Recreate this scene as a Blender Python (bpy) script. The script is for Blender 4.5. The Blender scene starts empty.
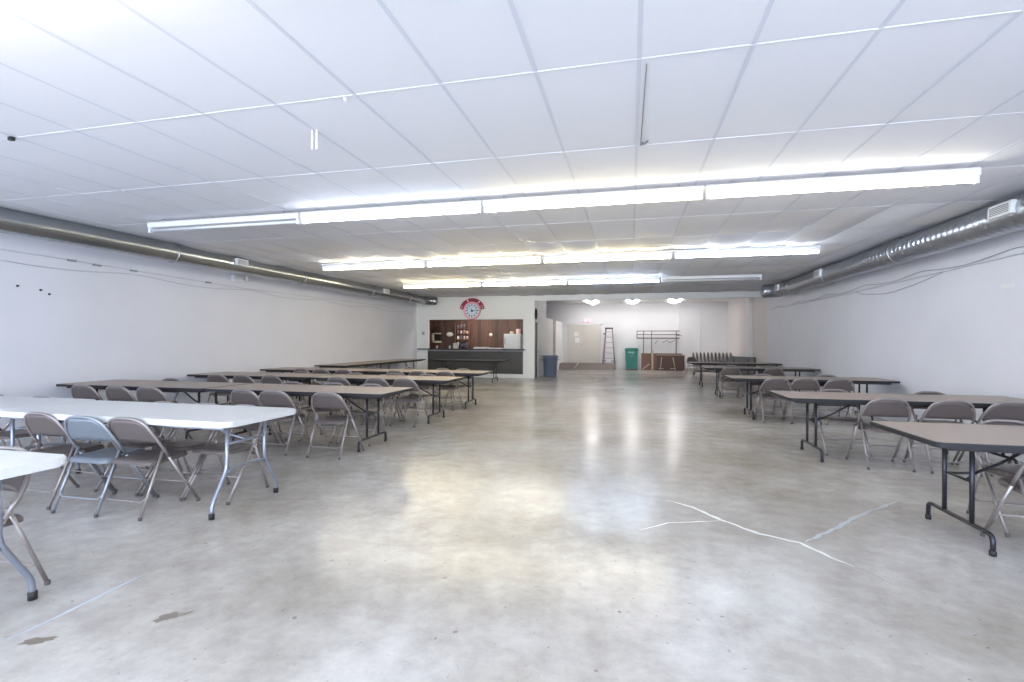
import bpy, bmesh, math, random
from mathutils import Vector, Matrix
R = random.Random(7)
PI = math.pi
SC = bpy.context.scene
COL = SC.collection

# ------------------------------------------------------------------ camera, sky, daylight, exposure
F, YAW, PITCH, ROLL, EYE = 494.58, 0.2359, 0.0014, 0.0034, 1.397
def make_camera():
    cd = bpy.data.cameras.new('camera'); cam = bpy.data.objects.new('camera', cd); COL.objects.link(cam)
    cd.sensor_fit = 'HORIZONTAL'; cd.sensor_width = 36.0; cd.lens = F * 36.0 / 1024.0; cd.clip_start = 0.05; cd.clip_end = 200
    r = Vector((math.cos(YAW), math.sin(YAW), 0)); f0 = Vector((-math.sin(YAW), math.cos(YAW), 0)); u0 = Vector((0, 0, 1))
    f = f0 * math.cos(PITCH) + u0 * math.sin(PITCH); u = u0 * math.cos(PITCH) - f0 * math.sin(PITCH)
    r2 = r * math.cos(ROLL) + u * math.sin(ROLL); u2 = u * math.cos(ROLL) - r * math.sin(ROLL)
    m = Matrix((r2, u2, -f)).transposed().to_4x4(); m.translation = (0, 0, EYE)
    cam.matrix_world = m; SC.camera = cam
make_camera()
w = bpy.data.worlds.new('sky'); SC.world = w; w.use_nodes = True
bg = w.node_tree.nodes['Background']; bg.inputs[0].default_value = (0.74, 0.86, 1.0, 1); bg.inputs[1].default_value = 1.0
SC.view_settings.view_transform = 'Standard'; SC.view_settings.look = 'None'; SC.view_settings.gamma = 1.0
SC.view_settings.use_curve_mapping = False; SC.view_settings.exposure = 1.62
DAY, TUBE = 230.0, 9.0
def area(name, loc, rot, sx, sy, power, col):
    ld = bpy.data.lights.new(name, 'AREA'); ld.shape = 'RECTANGLE'; ld.size = sx; ld.size_y = sy; ld.energy = power; ld.color = col
    o = bpy.data.objects.new(name, ld); o.location = loc; o.rotation_euler = rot; COL.objects.link(o); return o
# daylight entering through the shop windows behind the camera
area('window_daylight', (-1.85, -2.75, 1.55), (PI / 2, 0, 0), 11.6, 2.5, DAY, (0.74, 0.83, 1.0))

# ------------------------------------------------------------------ materials
def lin(c): return tuple(((v / 255) / 12.92 if v / 255 <= 0.04045 else ((v / 255 + 0.055) / 1.055) ** 2.4) for v in c) + (1.0,)
MATS = {}
def pm(name, c, rough=0.6, metal=0.0, var=0.0, scale=8.0, bump=0.0, stretch=None, coat=0.0, spec=0.5):
    m = bpy.data.materials.new(name); m.use_nodes = True; nt = m.node_tree; b = nt.nodes['Principled BSDF']
    b.inputs['Base Color'].default_value = lin(c); b.inputs['Roughness'].default_value = rough; b.inputs['Metallic'].default_value = metal
    b.inputs['Coat Weight'].default_value = coat; b.inputs['Specular IOR Level'].default_value = spec
    if var or bump:
        tc = nt.nodes.new('ShaderNodeTexCoord'); mp = nt.nodes.new('ShaderNodeMapping'); nz = nt.nodes.new('ShaderNodeTexNoise')
        nz.inputs['Scale'].default_value = scale; nz.inputs['Detail'].default_value = 5
        if stretch: mp.inputs['Scale'].default_value = stretch
        nt.links.new(tc.outputs['Object'], mp.inputs[0]); nt.links.new(mp.outputs[0], nz.inputs['Vector'])
        if var:
            mx = nt.nodes.new('ShaderNodeMix'); mx.data_type = 'RGBA'
            l = lin(c)
            mx.inputs['A'].default_value = tuple(max(0, v * (1 - var)) for v in l[:3]) + (1,)
            mx.inputs['B'].default_value = tuple(min(1, v * (1 + var)) for v in l[:3]) + (1,)
            nt.links.new(nz.outputs['Fac'], mx.inputs['Factor']); nt.links.new(mx.outputs['Result'], b.inputs['Base Color'])
        if bump:
            bp = nt.nodes.new('ShaderNodeBump'); bp.inputs['Strength'].default_value = bump; bp.inputs['Distance'].default_value = 0.01
            nt.links.new(nz.outputs['Fac'], bp.inputs['Height']); nt.links.new(bp.outputs['Normal'], b.inputs['Normal'])
    MATS[name] = m; return m
def emit(name, c, s):
    m = bpy.data.materials.new(name); m.use_nodes = True; b = m.node_tree.nodes['Principled BSDF']
    b.inputs['Base Color'].default_value = (0.8, 0.8, 0.8, 1); b.inputs['Emission Color'].default_value = tuple(c) + (1,); b.inputs['Emission Strength'].default_value = s
    MATS[name] = m; return m

def floor_material():
    m = bpy.data.materials.new('polished_concrete'); m.use_nodes = True; nt = m.node_tree; b = nt.nodes['Principled BSDF']; L = nt.links.new
    tc = nt.nodes.new('ShaderNodeTexCoord')
    def noise(s, d, sc=None, rough=0.6):
        n = nt.nodes.new('ShaderNodeTexNoise'); n.inputs['Scale'].default_value = s; n.inputs['Detail'].default_value = d; n.inputs['Roughness'].default_value = rough
        if sc:
            mp = nt.nodes.new('ShaderNodeMapping'); mp.inputs['Scale'].default_value = sc; L(tc.outputs['Object'], mp.inputs[0]); L(mp.outputs[0], n.inputs['Vector'])
        else: L(tc.outputs['Object'], n.inputs['Vector'])
        return n.outputs['Fac']
    def ramp(fac, a, c):
        r = nt.nodes.new('ShaderNodeValToRGB'); r.color_ramp.elements[0].position = a[0]; r.color_ramp.elements[0].color = a[1]
        r.color_ramp.elements[1].position = c[0]; r.color_ramp.elements[1].color = c[1]; L(fac, r.inputs[0]); return r.outputs[0]
    def mix(t, f, A, B):
        x = nt.nodes.new('ShaderNodeMix'); x.data_type = 'RGBA'; x.blend_type = t
        if isinstance(f, float): x.inputs['Factor'].default_value = f
        else: L(f, x.inputs['Factor'])
        L(A, x.inputs['A']); L(B, x.inputs['B']); return x.outputs['Result']
    base = ramp(noise(0.6, 8), (0.3, lin((160, 153, 143))), (0.7, lin((214, 211, 208))))
    fine = ramp(noise(5.0, 8, rough=0.7), (0.3, (0.70, 0.69, 0.675, 1)), (0.68, (1.0, 1.0, 1.0, 1)))
    c = mix('MULTIPLY', 1.0, base, fine)
    spk = ramp(noise(26, 3), (0.27, (0.45, 0.43, 0.4, 1)), (0.34, (1, 1, 1, 1)))
    c = mix('MULTIPLY', 0.7, c, spk)
    L(c, b.inputs['Base Color'])
    rg = nt.nodes.new('ShaderNodeMapRange'); rg.inputs['From Min'].default_value = 0.3; rg.inputs['From Max'].default_value = 0.7
    rg.inputs['To Min'].default_value = 0.17; rg.inputs['To Max'].default_value = 0.262
    L(noise(1.6, 5), rg.inputs['Value']); L(rg.outputs[0], b.inputs['Roughness'])
    return m
def wall_material(name, c, sc):
    m = pm(name, c, 0.55, var=0.05, scale=1.2); nt = m.node_tree; b = nt.nodes['Principled BSDF']
    tc = nt.nodes.new('ShaderNodeTexCoord'); mp = nt.nodes.new('ShaderNodeMapping'); mp.inputs['Rotation'].default_value = (PI / 2, 0, PI / 2) if sc else (PI / 2, 0, 0)
    br = nt.nodes.new('ShaderNodeTexBrick'); br.inputs['Scale'].default_value = 1.0; br.inputs['Brick Width'].default_value = 0.4; br.inputs['Row Height'].default_value = 0.2
    br.inputs['Mortar Size'].default_value = 0.008; br.inputs['Mortar Smooth'].default_value = 0.6
    nz = nt.nodes.new('ShaderNodeTexNoise'); nz.inputs['Scale'].default_value = 30
    ad = nt.nodes.new('ShaderNodeMath'); ad.operation = 'MULTIPLY_ADD'; ad.inputs[1].default_value = 0.35
    bp = nt.nodes.new('ShaderNodeBump'); bp.inputs['Strength'].default_value = 0.12; bp.inputs['Distance'].default_value = 0.01; bp.invert = False
    iv = nt.nodes.new('ShaderNodeMath'); iv.operation = 'SUBTRACT'; iv.inputs[0].default_value = 1.0
    L = nt.links.new
    L(tc.outputs['Object'], mp.inputs[0]); L(mp.outputs[0], br.inputs['Vector']); L(tc.outputs['Object'], nz.inputs['Vector'])
    L(br.outputs['Fac'], iv.inputs[1]); L(nz.outputs['Fac'], ad.inputs[0]); L(iv.outputs[0], ad.inputs[2]); L(ad.outputs[0], bp.inputs['Height']); L(bp.outputs['Normal'], b.inputs['Normal'])
    return m
def wood_panel_material():
    m = bpy.data.materials.new('dark_wood_boards'); m.use_nodes = True; nt = m.node_tree; b = nt.nodes['Principled BSDF']; L = nt.links.new
    tc = nt.nodes.new('ShaderNodeTexCoord'); mp = nt.nodes.new('ShaderNodeMapping'); mp.inputs['Scale'].default_value = (6.5, 0.0, 0.0)
    fl = nt.nodes.new('ShaderNodeVectorMath'); fl.operation = 'FLOOR'; wn = nt.nodes.new('ShaderNodeTexWhiteNoise')
    L(tc.outputs['Object'], mp.inputs[0]); L(mp.outputs[0], fl.inputs[0]); L(fl.outputs[0], wn.inputs['Vector'])
    r = nt.nodes.new('ShaderNodeValToRGB'); e = r.color_ramp.elements; e[0].color = lin((80, 60, 52)); e[1].color = lin((120, 86, 72))
    L(wn.outputs['Value'], r.inputs[0])
    mp2 = nt.nodes.new('ShaderNodeMapping'); mp2.inputs['Scale'].default_value = (30, 30, 2.5); nz = nt.nodes.new('ShaderNodeTexNoise'); nz.inputs['Scale'].default_value = 1.0; nz.inputs['Detail'].default_value = 4
    L(tc.outputs['Object'], mp2.inputs[0]); L(mp2.outputs[0], nz.inputs['Vector'])
    r2 = nt.nodes.new('ShaderNodeValToRGB'); r2.color_ramp.elements[0].position = 0.3; r2.color_ramp.elements[0].color = (0.55, 0.55, 0.55, 1); r2.color_ramp.elements[1].position = 0.7
    L(nz.outputs['Fac'], r2.inputs[0])
    mx = nt.nodes.new('ShaderNodeMix'); mx.data_type = 'RGBA'; mx.blend_type = 'MULTIPLY'; mx.inputs['Factor'].default_value = 1.0
    L(r.outputs[0], mx.inputs['A']); L(r2.outputs[0], mx.inputs['B']); L(mx.outputs['Result'], b.inputs['Base Color']); b.inputs['Roughness'].default_value = 0.5
    return m
def duct_material(name, c, rough, rib=.35):
    m = pm(name, c, rough, 0.9, var=0.1, scale=4); nt = m.node_tree; b = nt.nodes['Principled BSDF']
    tc = nt.nodes.new('ShaderNodeTexCoord'); wv = nt.nodes.new('ShaderNodeTexWave'); wv.bands_direction = 'Y'; wv.inputs['Scale'].default_value = 2.6; wv.inputs['Distortion'].default_value = 0.2
    bp = nt.nodes.new('ShaderNodeBump'); bp.inputs['Strength'].default_value = rib; bp.inputs['Distance'].default_value = 0.02
    nt.links.new(tc.outputs['Object'], wv.inputs['Vector']); nt.links.new(wv.outputs['Fac'], bp.inputs['Height']); nt.links.new(bp.outputs['Normal'], b.inputs['Normal'])
    return m

FLOORM = floor_material()
WALL_L = wall_material('white_block_paint_y', (231, 232, 240), True)
WALL_B = wall_material('white_block_paint_x', (234, 233, 233), False)
PAINT = pm('white_paint', (234, 234, 232), 0.5)
TILE = pm('ceiling_tile', (226, 227, 233), 0.75, var=0.02, scale=40, bump=0.05)
TILE2 = pm('ceiling_tile_warm', (222, 221, 222), 0.75, var=0.03, scale=30, bump=0.05)  # far tiles, warm tube glow put into their colour
TILE3 = pm('ceiling_tile_new', (236, 238, 242), 0.7)
TEEM = pm('ceiling_tee', (206, 210, 220), 0.6); TEEW = pm('ceiling_tee_white', (220, 222, 230), 0.45)
WOOD = wood_panel_material()
DUCT_L = duct_material('galvanized_steel', (168, 172, 174), 0.26, .10)
DUCT_R = duct_material('galvanized_steel_bright', (170, 175, 182), 0.30)
CH_TUBE = pm('brown_steel_tube', (158, 150, 148), 0.34, 0.5)
CH_PAN = pm('brown_steel_pan', (108, 99, 97), 0.42, 0.2)
CG_TUBE = pm('grey_blue_steel_tube', (156, 161, 168), 0.34, 0.5)
CG_PAN = pm('grey_blue_steel_pan', (128, 136, 146), 0.4, 0.25)
RUBBER = pm('grey_rubber', (96, 92, 92), 0.7); BLACKR = pm('black_rubber', (34, 34, 36), 0.6)
LAM = pm('brown_laminate', (166, 152, 143), 0.42, var=0.06, scale=25)
EDGE = pm('dark_vinyl_edge', (44, 44, 48), 0.55, spec=0.3)
UNDER = pm('table_underside', (48, 44, 44), 0.7)
DKST = pm('dark_steel', (58, 58, 64), 0.35, 0.6)
WPL = pm('white_plastic', (214, 215, 216), 0.38, var=0.02, scale=30)
GST = pm('grey_steel', (146, 152, 164), 0.32, 0.6)
LIGHTW = pm('enamel_white', (236, 238, 240), 0.35)
STEEL = pm('steel', (170, 172, 175), 0.3, 0.9)
DARK = pm('charcoal_paint', (70, 68, 66), 0.45, var=0.04, scale=6)
BLACK = pm('black', (26, 26, 28), 0.45)
TOPDK = pm('dark_countertop', (44, 42, 44), 0.35)
GREYTRIM = pm('grey_trim', (176, 172, 170), 0.45)
RED = pm('red_enamel', (150, 52, 70), 0.4); PINK = pm('pink_neon_ring', (244, 176, 196), 0.3); FACE = pm('clock_face', (214, 226, 238), 0.4)
TEAL = pm('teal_dot', (54, 110, 122), 0.4); PALE = pm('pale_pink', (240, 205, 212), 0.5)
CREAM = pm('cream_enamel', (214, 202, 180), 0.4); WOODD = pm('dark_brown_wood', (70, 44, 32), 0.5, var=0.15, scale=14, stretch=(1, 1, 0.15))
WOODM = pm('mid_brown_wood', (128, 84, 62), 0.5, var=0.15, scale=14, stretch=(1, 1, 0.15))
OVALW = pm('white_ceramic', (240, 236, 230), 0.25); PAPER = pm('paper_white', (240, 240, 238), 0.7)
BLUEBIN = pm('slate_blue_plastic', (112, 124, 146), 0.45, var=0.05, scale=6); DBIN = pm('dark_navy_plastic', (42, 46, 60), 0.45)
GREEN = pm('green_plastic', (28, 122, 108), 0.42); GREENL = pm('pale_green_print', (150, 208, 196), 0.5)
DOORC = pm('cream_door_paint', (214, 208, 198), 0.45, var=0.03, scale=3); DOORB = pm('brown_door', (104, 92, 82), 0.5, var=0.08, scale=10, stretch=(1, 1, 0.2))
RAMP = pm('grey_ramp_carpet', (122, 114, 108), 0.85, var=0.12, scale=60, bump=0.3)
LADR = pm('brown_red_fibreglass', (136, 106, 108), 0.45); RUNG = pm('ladder_aluminium', (176, 168, 170), 0.35, 0.7)
RACKM = pm('brown_grey_steel', (126, 112, 110), 0.4, 0.4)
CHIP = pm('brown_board', (124, 94, 82), 0.7, var=0.22, scale=18, stretch=(1, 1, 0.5)); CHIPL = pm('pale_board_edge', (190, 172, 158), 0.6)
CABLE = pm('painted_cable', (206, 209, 216), 0.5); CABLED = pm('dark_cable', (160, 162, 170), 0.5)
EXITR = emit('exit_red', (1.0, 0.18, 0.25), 1.3); EXITW = pm('exit_housing', (226, 206, 210), 0.5)
WARM = (1.0, 0.87, 0.56); NEUT = (1.0, 0.93, 0.74); COOL = (0.80, 0.88, 1.0); BLUE = (0.62, 0.77, 1.0)
T_WARM = emit('tube_warm', WARM, TUBE); T_NEUT = emit('tube_neutral', NEUT, TUBE); T_COOL = emit('tube_cool', COOL, TUBE); T_BLUE = emit('tube_blue', BLUE, TUBE * 2.4)
T_WARM2 = emit('tube_warm_bright', WARM, TUBE * 1.6); T_NEUT2 = emit('tube_neutral_bright', NEUT, TUBE * 1.6); T_COOL2 = emit('tube_cool_bright', COOL, TUBE * 1.6); T_WARM3 = emit('tube_warm_brightest', WARM, TUBE * 2.4); T_NEUT3 = emit('tube_neutral_brightest', NEUT, TUBE * 2.4)
T_OFF = pm('tube_unlit', (226, 228, 232), 0.25)
LENS = emit('lit_lens', (1.0, 0.965, 0.975), 4.7)

# ------------------------------------------------------------------ mesh helpers
class MB:
    def __init__(s): s.b = bmesh.new()
    def _mi(s, n0, mi):
        if mi:
            s.b.faces.ensure_lookup_table()
            for f in s.b.faces[n0:]: f.material_index = mi
    def box(s, c, d, bev=0.0, rot=None, mi=0, seg=2):
        n0 = len(s.b.faces); t = bmesh.new(); bmesh.ops.create_cube(t, size=1.0)
        for v in t.verts: v.co = Vector((v.co.x * d[0], v.co.y * d[1], v.co.z * d[2]))
        if bev: bmesh.ops.bevel(t, geom=t.edges[:] , offset=bev, segments=seg, affect='EDGES', profile=0.5)
        m = (rot.to_4x4() if rot is not None else Matrix.Identity(4)); m = Matrix.Translation(c) @ m
        s._merge(t, m); s._mi(n0, mi); return s
    def bb(s, lo, hi, bev=0.0, mi=0):
        return s.box([(a + b) / 2 for a, b in zip(lo, hi)], [abs(b - a) for a, b in zip(lo, hi)], bev, None, mi)
    def _merge(s, t, m=None):
        vm = {}
        for v in t.verts: vm[v] = s.b.verts.new(m @ v.co if m is not None else v.co)
        for f in t.faces:
            try: nf = s.b.faces.new([vm[v] for v in f.verts]); nf.smooth = f.smooth
            except ValueError: pass
        t.free()
    def tube(s, pts, r, seg=8, fillet=0.0, fs=5, caps=True, mi=0, closed=False):
        n0 = len(s.b.faces); P = [Vector(p) for p in pts]
        if fillet: P = fil(P, fillet, fs)
        n = len(P); rings = []; up = None
        for i in range(n):
            if closed: t = P[(i + 1) % n] - P[i - 1]
            elif i == 0: t = P[1] - P[0]
            elif i == n - 1: t = P[-1] - P[-2]
            else: t = (P[i + 1] - P[i]).normalized() + (P[i] - P[i - 1]).normalized()
            t.normalize()
            if up is None:
                a = Vector((0, 0, 1)) if abs(t.z) < 0.9 else Vector((1, 0, 0)); up = (a - t * a.dot(t)).normalized()
            else: up = (up - t * up.dot(t)).normalized()
            sd = t.cross(up); rr = r[i] if isinstance(r, (list, tuple)) else r
            rings.append([s.b.verts.new(P[i] + (up * math.cos(2 * PI * k / seg) + sd * math.sin(2 * PI * k / seg)) * rr) for k in range(seg)])
        for i in range(n if closed else n - 1):
            a, b2 = rings[i], rings[(i + 1) % n]
            for k in range(seg):
                f = s.b.faces.new((a[k], a[(k + 1) % seg], b2[(k + 1) % seg], b2[k])); f.smooth = True
        if caps and not closed:
            s.b.faces.new(rings[0][::-1]); s.b.faces.new(rings[-1])
        s._mi(n0, mi); return s
    def lathe(s, prof, c=(0, 0, 0), seg=20, axis='z', mi=0, smooth=True):
        n0 = len(s.b.faces); rings = []
        for r, h in prof:
            ring = []
            for k in range(seg):
                a = 2 * PI * k / seg; x, y = max(r, 1e-4) * math.cos(a), max(r, 1e-4) * math.sin(a)
                p = {'z': (x, y, h), 'y': (x, h, y), 'x': (h, x, y)}[axis]
                ring.append(s.b.verts.new(Vector(c) + Vector(p)))
            rings.append(ring)
        for a, b2 in zip(rings, rings[1:]):
            for k in range(seg):
                f = s.b.faces.new((a[k], a[(k + 1) % seg], b2[(k + 1) % seg], b2[k])); f.smooth = smooth
        s.b.faces.new(rings[0][::-1]); s.b.faces.new(rings[-1])
        s._mi(n0, mi); return s
    def prism(s, poly, a, b2, axis='z', mi=0, bev=0.0):
        # polygon in the plane normal to axis, extruded from a to b2
        n0 = len(s.b.faces); t = bmesh.new()
        def P(u, v, h): return {'z': (u, v, h), 'y': (u, h, v), 'x': (h, u, v)}[axis]
        lo = [t.verts.new(P(u, v, a)) for u, v in poly]; hi = [t.verts.new(P(u, v, b2)) for u, v in poly]
        n = len(poly); t.faces.new(lo[::-1]); t.faces.new(hi)
        for k in range(n): t.faces.new((lo[k], lo[(k + 1) % n], hi[(k + 1) % n], hi[k]))
        if bev:
            es = [e for e in t.edges if any(len(f.verts) > 4 for f in e.link_faces)]
            bmesh.ops.bevel(t, geom=es, offset=bev, segments=2, affect='EDGES', profile=0.5)
        s._merge(t); s._mi(n0, mi); return s
    def grid(s, fn, nu, nv, thick=0.0, mi=0):
        # fn(u, v) -> point, (u, v) in [0, 1]; with thickness along -normal fn2
        n0 = len(s.b.faces)
        V = [[s.b.verts.new(fn(i / nu, j / nv, 0)) for j in range(nv + 1)] for i in range(nu + 1)]
        for i in range(nu):
            for j in range(nv):
                f = s.b.faces.new((V[i][j], V[i + 1][j], V[i + 1][j + 1], V[i][j + 1])); f.smooth = True
        if thick:
            W = [[s.b.verts.new(fn(i / nu, j / nv, thick)) for j in range(nv + 1)] for i in range(nu + 1)]
            for i in range(nu):
                for j in range(nv):
                    f = s.b.faces.new((W[i][j + 1], W[i + 1][j + 1], W[i + 1][j], W[i][j])); f.smooth = True
            for i in range(nu):
                s.b.faces.new((V[i + 1][0], V[i][0], W[i][0], W[i + 1][0])); s.b.faces.new((V[i][nv], V[i + 1][nv], W[i + 1][nv], W[i][nv]))
            for j in range(nv):
                s.b.faces.new((V[0][j], V[0][j + 1], W[0][j + 1], W[0][j])); s.b.faces.new((V[nu][j + 1], V[nu][j], W[nu][j], W[nu][j + 1]))
        s._mi(n0, mi); return s
    def build(s, name, mats, parent=None, fixn=True):
        if fixn: bmesh.ops.recalc_face_normals(s.b, faces=s.b.faces[:])
        me = bpy.data.meshes.new(name); s.b.to_mesh(me); s.b.free()
        for m in (mats if isinstance(mats, (list, tuple)) else [mats]): me.materials.append(m)
        o = bpy.data.objects.new(name, me); COL.objects.link(o)
        if parent is not None: o.parent = parent
        return o
def fil(P, rad, n):
    out = [P[0]]
    for i in range(1, len(P) - 1):
        a, b, c = P[i - 1], P[i], P[i + 1]
        r = min(rad, (a - b).length * 0.49, (c - b).length * 0.49)
        p, q = b + (a - b).normalized() * r, b + (c - b).normalized() * r
        for k in range(n + 1):
            t = k / n; out.append(p * (1 - t) ** 2 + b * 2 * t * (1 - t) + q * t ** 2)
    out.append(P[-1]); return out
def rrect(w, h, r, n=5, cx=0, cy=0):
    pts = []
    for sx, sy, a0 in ((1, 1, 0), (-1, 1, PI / 2), (-1, -1, PI), (1, -1, 3 * PI / 2)):
        for k in range(n + 1):
            a = a0 + PI / 2 * k / n
            pts.append((cx + sx * (w / 2 - r) + r * math.cos(a), cy + sy * (h / 2 - r) + r * math.sin(a)))
    return pts
def empty(name, loc=(0, 0, 0), rz=0.0, label=None, cat=None, group=None):
    o = bpy.data.objects.new(name, None); COL.objects.link(o); o.location = loc; o.rotation_euler = (0, 0, rz); o.empty_display_size = 0.1
    tag(o, label, cat, group); return o
def tag(o, label=None, cat=None, group=None):
    if label: o['label'] = label
    if cat: o['category'] = cat
    if group: o['group'] = group
    return o
KIDS = {}
def kids(o):
    return [c for c in bpy.data.objects if c.parent == o]
def dup(root, loc, rz=0.0, label=None, group=None, tree=None):
    r = root.copy(); COL.objects.link(r); r.location = loc; r.rotation_euler = (0, 0, rz)
    if label: r['label'] = label
    if group: r['group'] = group
    for ch, gs in tree:
        c = ch.copy(); COL.objects.link(c); c.parent = r
        for g in gs:
            d = g.copy(); COL.objects.link(d); d.parent = c
    return r
def tree_of(root): return [(c, kids(c)) for c in kids(root)]
def struct(mb, name, mats, parent=None):
    o = mb.build(name, mats, parent)
    if parent is None: o['kind'] = 'structure'
    return o

# ------------------------------------------------------------------ the room (x across, y away from the camera, z up; metres)
XL, XR, YF, YC, YB = -8.35, 4.5, -2.6, 18.4, 26.2       # left wall, right wall, shopfront, serving wall, back wall
XS, XBR = -3.55, 4.62                                   # side wall of the kitchen block, right wall of the back room
CZ = lambda y: 3.057 + 0.008 * (y - 5.4)                # the tile ceiling rises very slightly to the back
BZ = 3.40                                               # back room ceiling
# floor, with filled cracks and stains lying in its surface
mb = MB(); nx, ny = 1, 1
b = mb.b
f = b.faces.new([b.verts.new(p) for p in ((XL - .2, YF - .2, 0), (XBR + .2, YF - .2, 0), (XBR + .2, YB + .2, 0), (XL - .2, YB + .2, 0))])
mb.box((-1.8, 11.8, -0.06), (12.9, 29.0, 0.1), mi=0)
def ribbon(pts, w0, mi, z=0.0008, jit=0.25, step=0.06):
    P = []
    for a, c in zip(pts, pts[1:]):
        a, c = Vector((a[0], a[1], 0)), Vector((c[0], c[1], 0)); n = max(1, int((c - a).length / step))
        for k in range(n): P.append(a.lerp(c, k / n))
    P.append(Vector((pts[-1][0], pts[-1][1], 0)))
    L_, R_ = [], []
    for i, p in enumerate(P):
        t = (P[min(i + 1, len(P) - 1)] - P[max(i - 1, 0)]).normalized(); nrm = Vector((-t.y, t.x, 0)); e = min(1, i / 4 + 0.15, (len(P) - 1 - i) / 4 + 0.15)
        off = nrm * R.uniform(-1, 1) * w0 * jit; ww = w0 * e * R.uniform(0.6, 1.25) / 2
        L_.append(b.verts.new(p + off + nrm * ww + Vector((0, 0, z)))); R_.append(b.verts.new(p + off - nrm * ww + Vector((0, 0, z))))
    for i in range(len(P) - 1):
        f = b.faces.new((R_[i], R_[i + 1], L_[i + 1], L_[i])); f.material_index = mi
def blot(cx, cy, rx, ry, mi, ang=0.0):
    vs = []
    for k in range(18):
        a = 2 * PI * k / 18; q = R.uniform(0.65, 1.15); x, y = rx * q * math.cos(a), ry * q * math.sin(a)
        vs.append(b.verts.new((cx + x * math.cos(ang) - y * math.sin(ang), cy + x * math.sin(ang) + y * math.cos(ang), 0.0009)))
    f = b.faces.new(vs); f.material_index = mi
ribbon([(0.3, 4.58), (0.52, 4.44), (0.69, 4.17), (0.92, 3.94), (1.15, 3.83), (1.27, 3.62), (1.36, 3.5)], 0.034, 1)
ribbon([(0.07, 3.8), (0.28, 4.0), (0.45, 4.06), (0.68, 4.15)], 0.016, 1)
ribbon([(1.27, 3.62), (1.42, 3.43), (1.5, 3.25)], 0.012, 2)
ribbon([(1.19, 3.85), (1.56, 4.26), (1.92, 4.69), (2.3, 5.05)], 0.035, 3)
ribbon([(-2.37, 3.3), (-1.99, 3.11), (-1.6, 3.1), (-1.13, 3.2), (-0.74, 3.34), (-0.48, 3.5), (-0.07, 3.72), (0.07, 3.8)], 0.007, 2)
ribbon([(-2.83, 1.62), (-2.81, 1.82), (-2.82, 2.06), (-2.82, 2.39)], 0.025, 3)
ribbon([(-2.82, 2.39), (-2.75, 2.69), (-2.62, 3.17), (-2.49, 3.74)], 0.008, 2)
ribbon([(-3.03, 2.62), (-2.93, 2.45), (-2.82, 2.39)], 0.006, 2)
ribbon([(0.04, 4.74), (0.14, 4.66)], 0.02, 4)
blot(-2.27, 2.03, 0.06, 0.045, 4, 0.9); blot(-2.68, 1.72, 0.075, 0.03, 4, 0.5); blot(-2.21, 2.07, 0.05, 0.012, 4, 1.1)
for k in range(46):
    x, y = R.uniform(-3, 2.2), R.uniform(1.3, 5); blot(x, y, R.uniform(.006, .02), R.uniform(.004, .012), 4 if k % 3 else 2, R.uniform(0, 3))
struct(mb, 'floor', [FLOORM, pm('crack_filler', (226, 226, 224), 0.4), pm('crack_line', (138, 132, 124), 0.6), pm('blue_chalk', (182, 188, 194), 0.5, var=0.12, scale=30), pm('stain', (122, 114, 104), 0.6)])
# tile ceiling: every tile a slightly sagging pan between the tees
TX, TY, TX0, TY0 = 0.61, 1.3266, 0.0415, 2.9563
mb = MB(); b = mb.b
xs = [XL] + [TX0 + i * TX for i in range(-13, 8)] + [XR]; ys = [YF] + [TY0 + j * TY for j in range(-4, 12)] + [YC]
for i in range(len(xs) - 1):
    for j in range(len(ys) - 1):
        x0, x1, y0, y1 = xs[i], xs[i + 1], ys[j], ys[j + 1]
        sag = R.uniform(0.0, 0.005) + (R.uniform(0.01, 0.055) if y0 > 6 else 0)
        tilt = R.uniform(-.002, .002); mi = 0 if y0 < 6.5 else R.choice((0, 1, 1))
        if abs(x0 - 3.09) < .1 and 6.5 < y0 < 8.5: mi = 2
        N = 5
        V = [[b.verts.new((x0 + (x1 - x0) * u / N, y0 + (y1 - y0) * v / N, CZ(y0 + (y1 - y0) * v / N) - sag * (1 - (2 * u / N - 1) ** 2) * (1 - abs(2 * v / N - 1) ** 3) + tilt * (2 * u / N - 1))) for v in range(N + 1)] for u in range(N + 1)]
        for u in range(N):
            for v in range(N):
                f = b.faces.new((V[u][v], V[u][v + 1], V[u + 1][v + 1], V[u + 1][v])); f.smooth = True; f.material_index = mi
for x in xs[1:-1]:
    n0 = len(b.faces); y0, y1 = ys[0], ys[-1]
    vs = [b.verts.new((x + dx, y, CZ(y) + dz)) for y in (y0, y1) for dx, dz in ((-.012, .004), (-.012, -.003), (.012, -.003), (.012, .004))]
    for k in range(3):
        f = b.faces.new((vs[k], vs[k + 1], vs[k + 5], vs[k + 4])); f.material_index = 3
for y in ys[1:-1]:
    mb.box(((XL + XR) / 2, y, CZ(y) - 0.001), (XR - XL, 0.016, 0.005), mi=4)
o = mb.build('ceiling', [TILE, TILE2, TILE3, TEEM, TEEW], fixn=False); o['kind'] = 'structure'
struct(MB().bb((XL - .2, YF - .2, 3.36), (XR + .2, YC + .06, 3.5)), 'ceiling_deck', PAINT)
struct(MB().bb((XL - .2, YC + .06, BZ), (XBR + .2, YB + .2, BZ + 0.12)), 'ceiling_back', PAINT)
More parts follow.
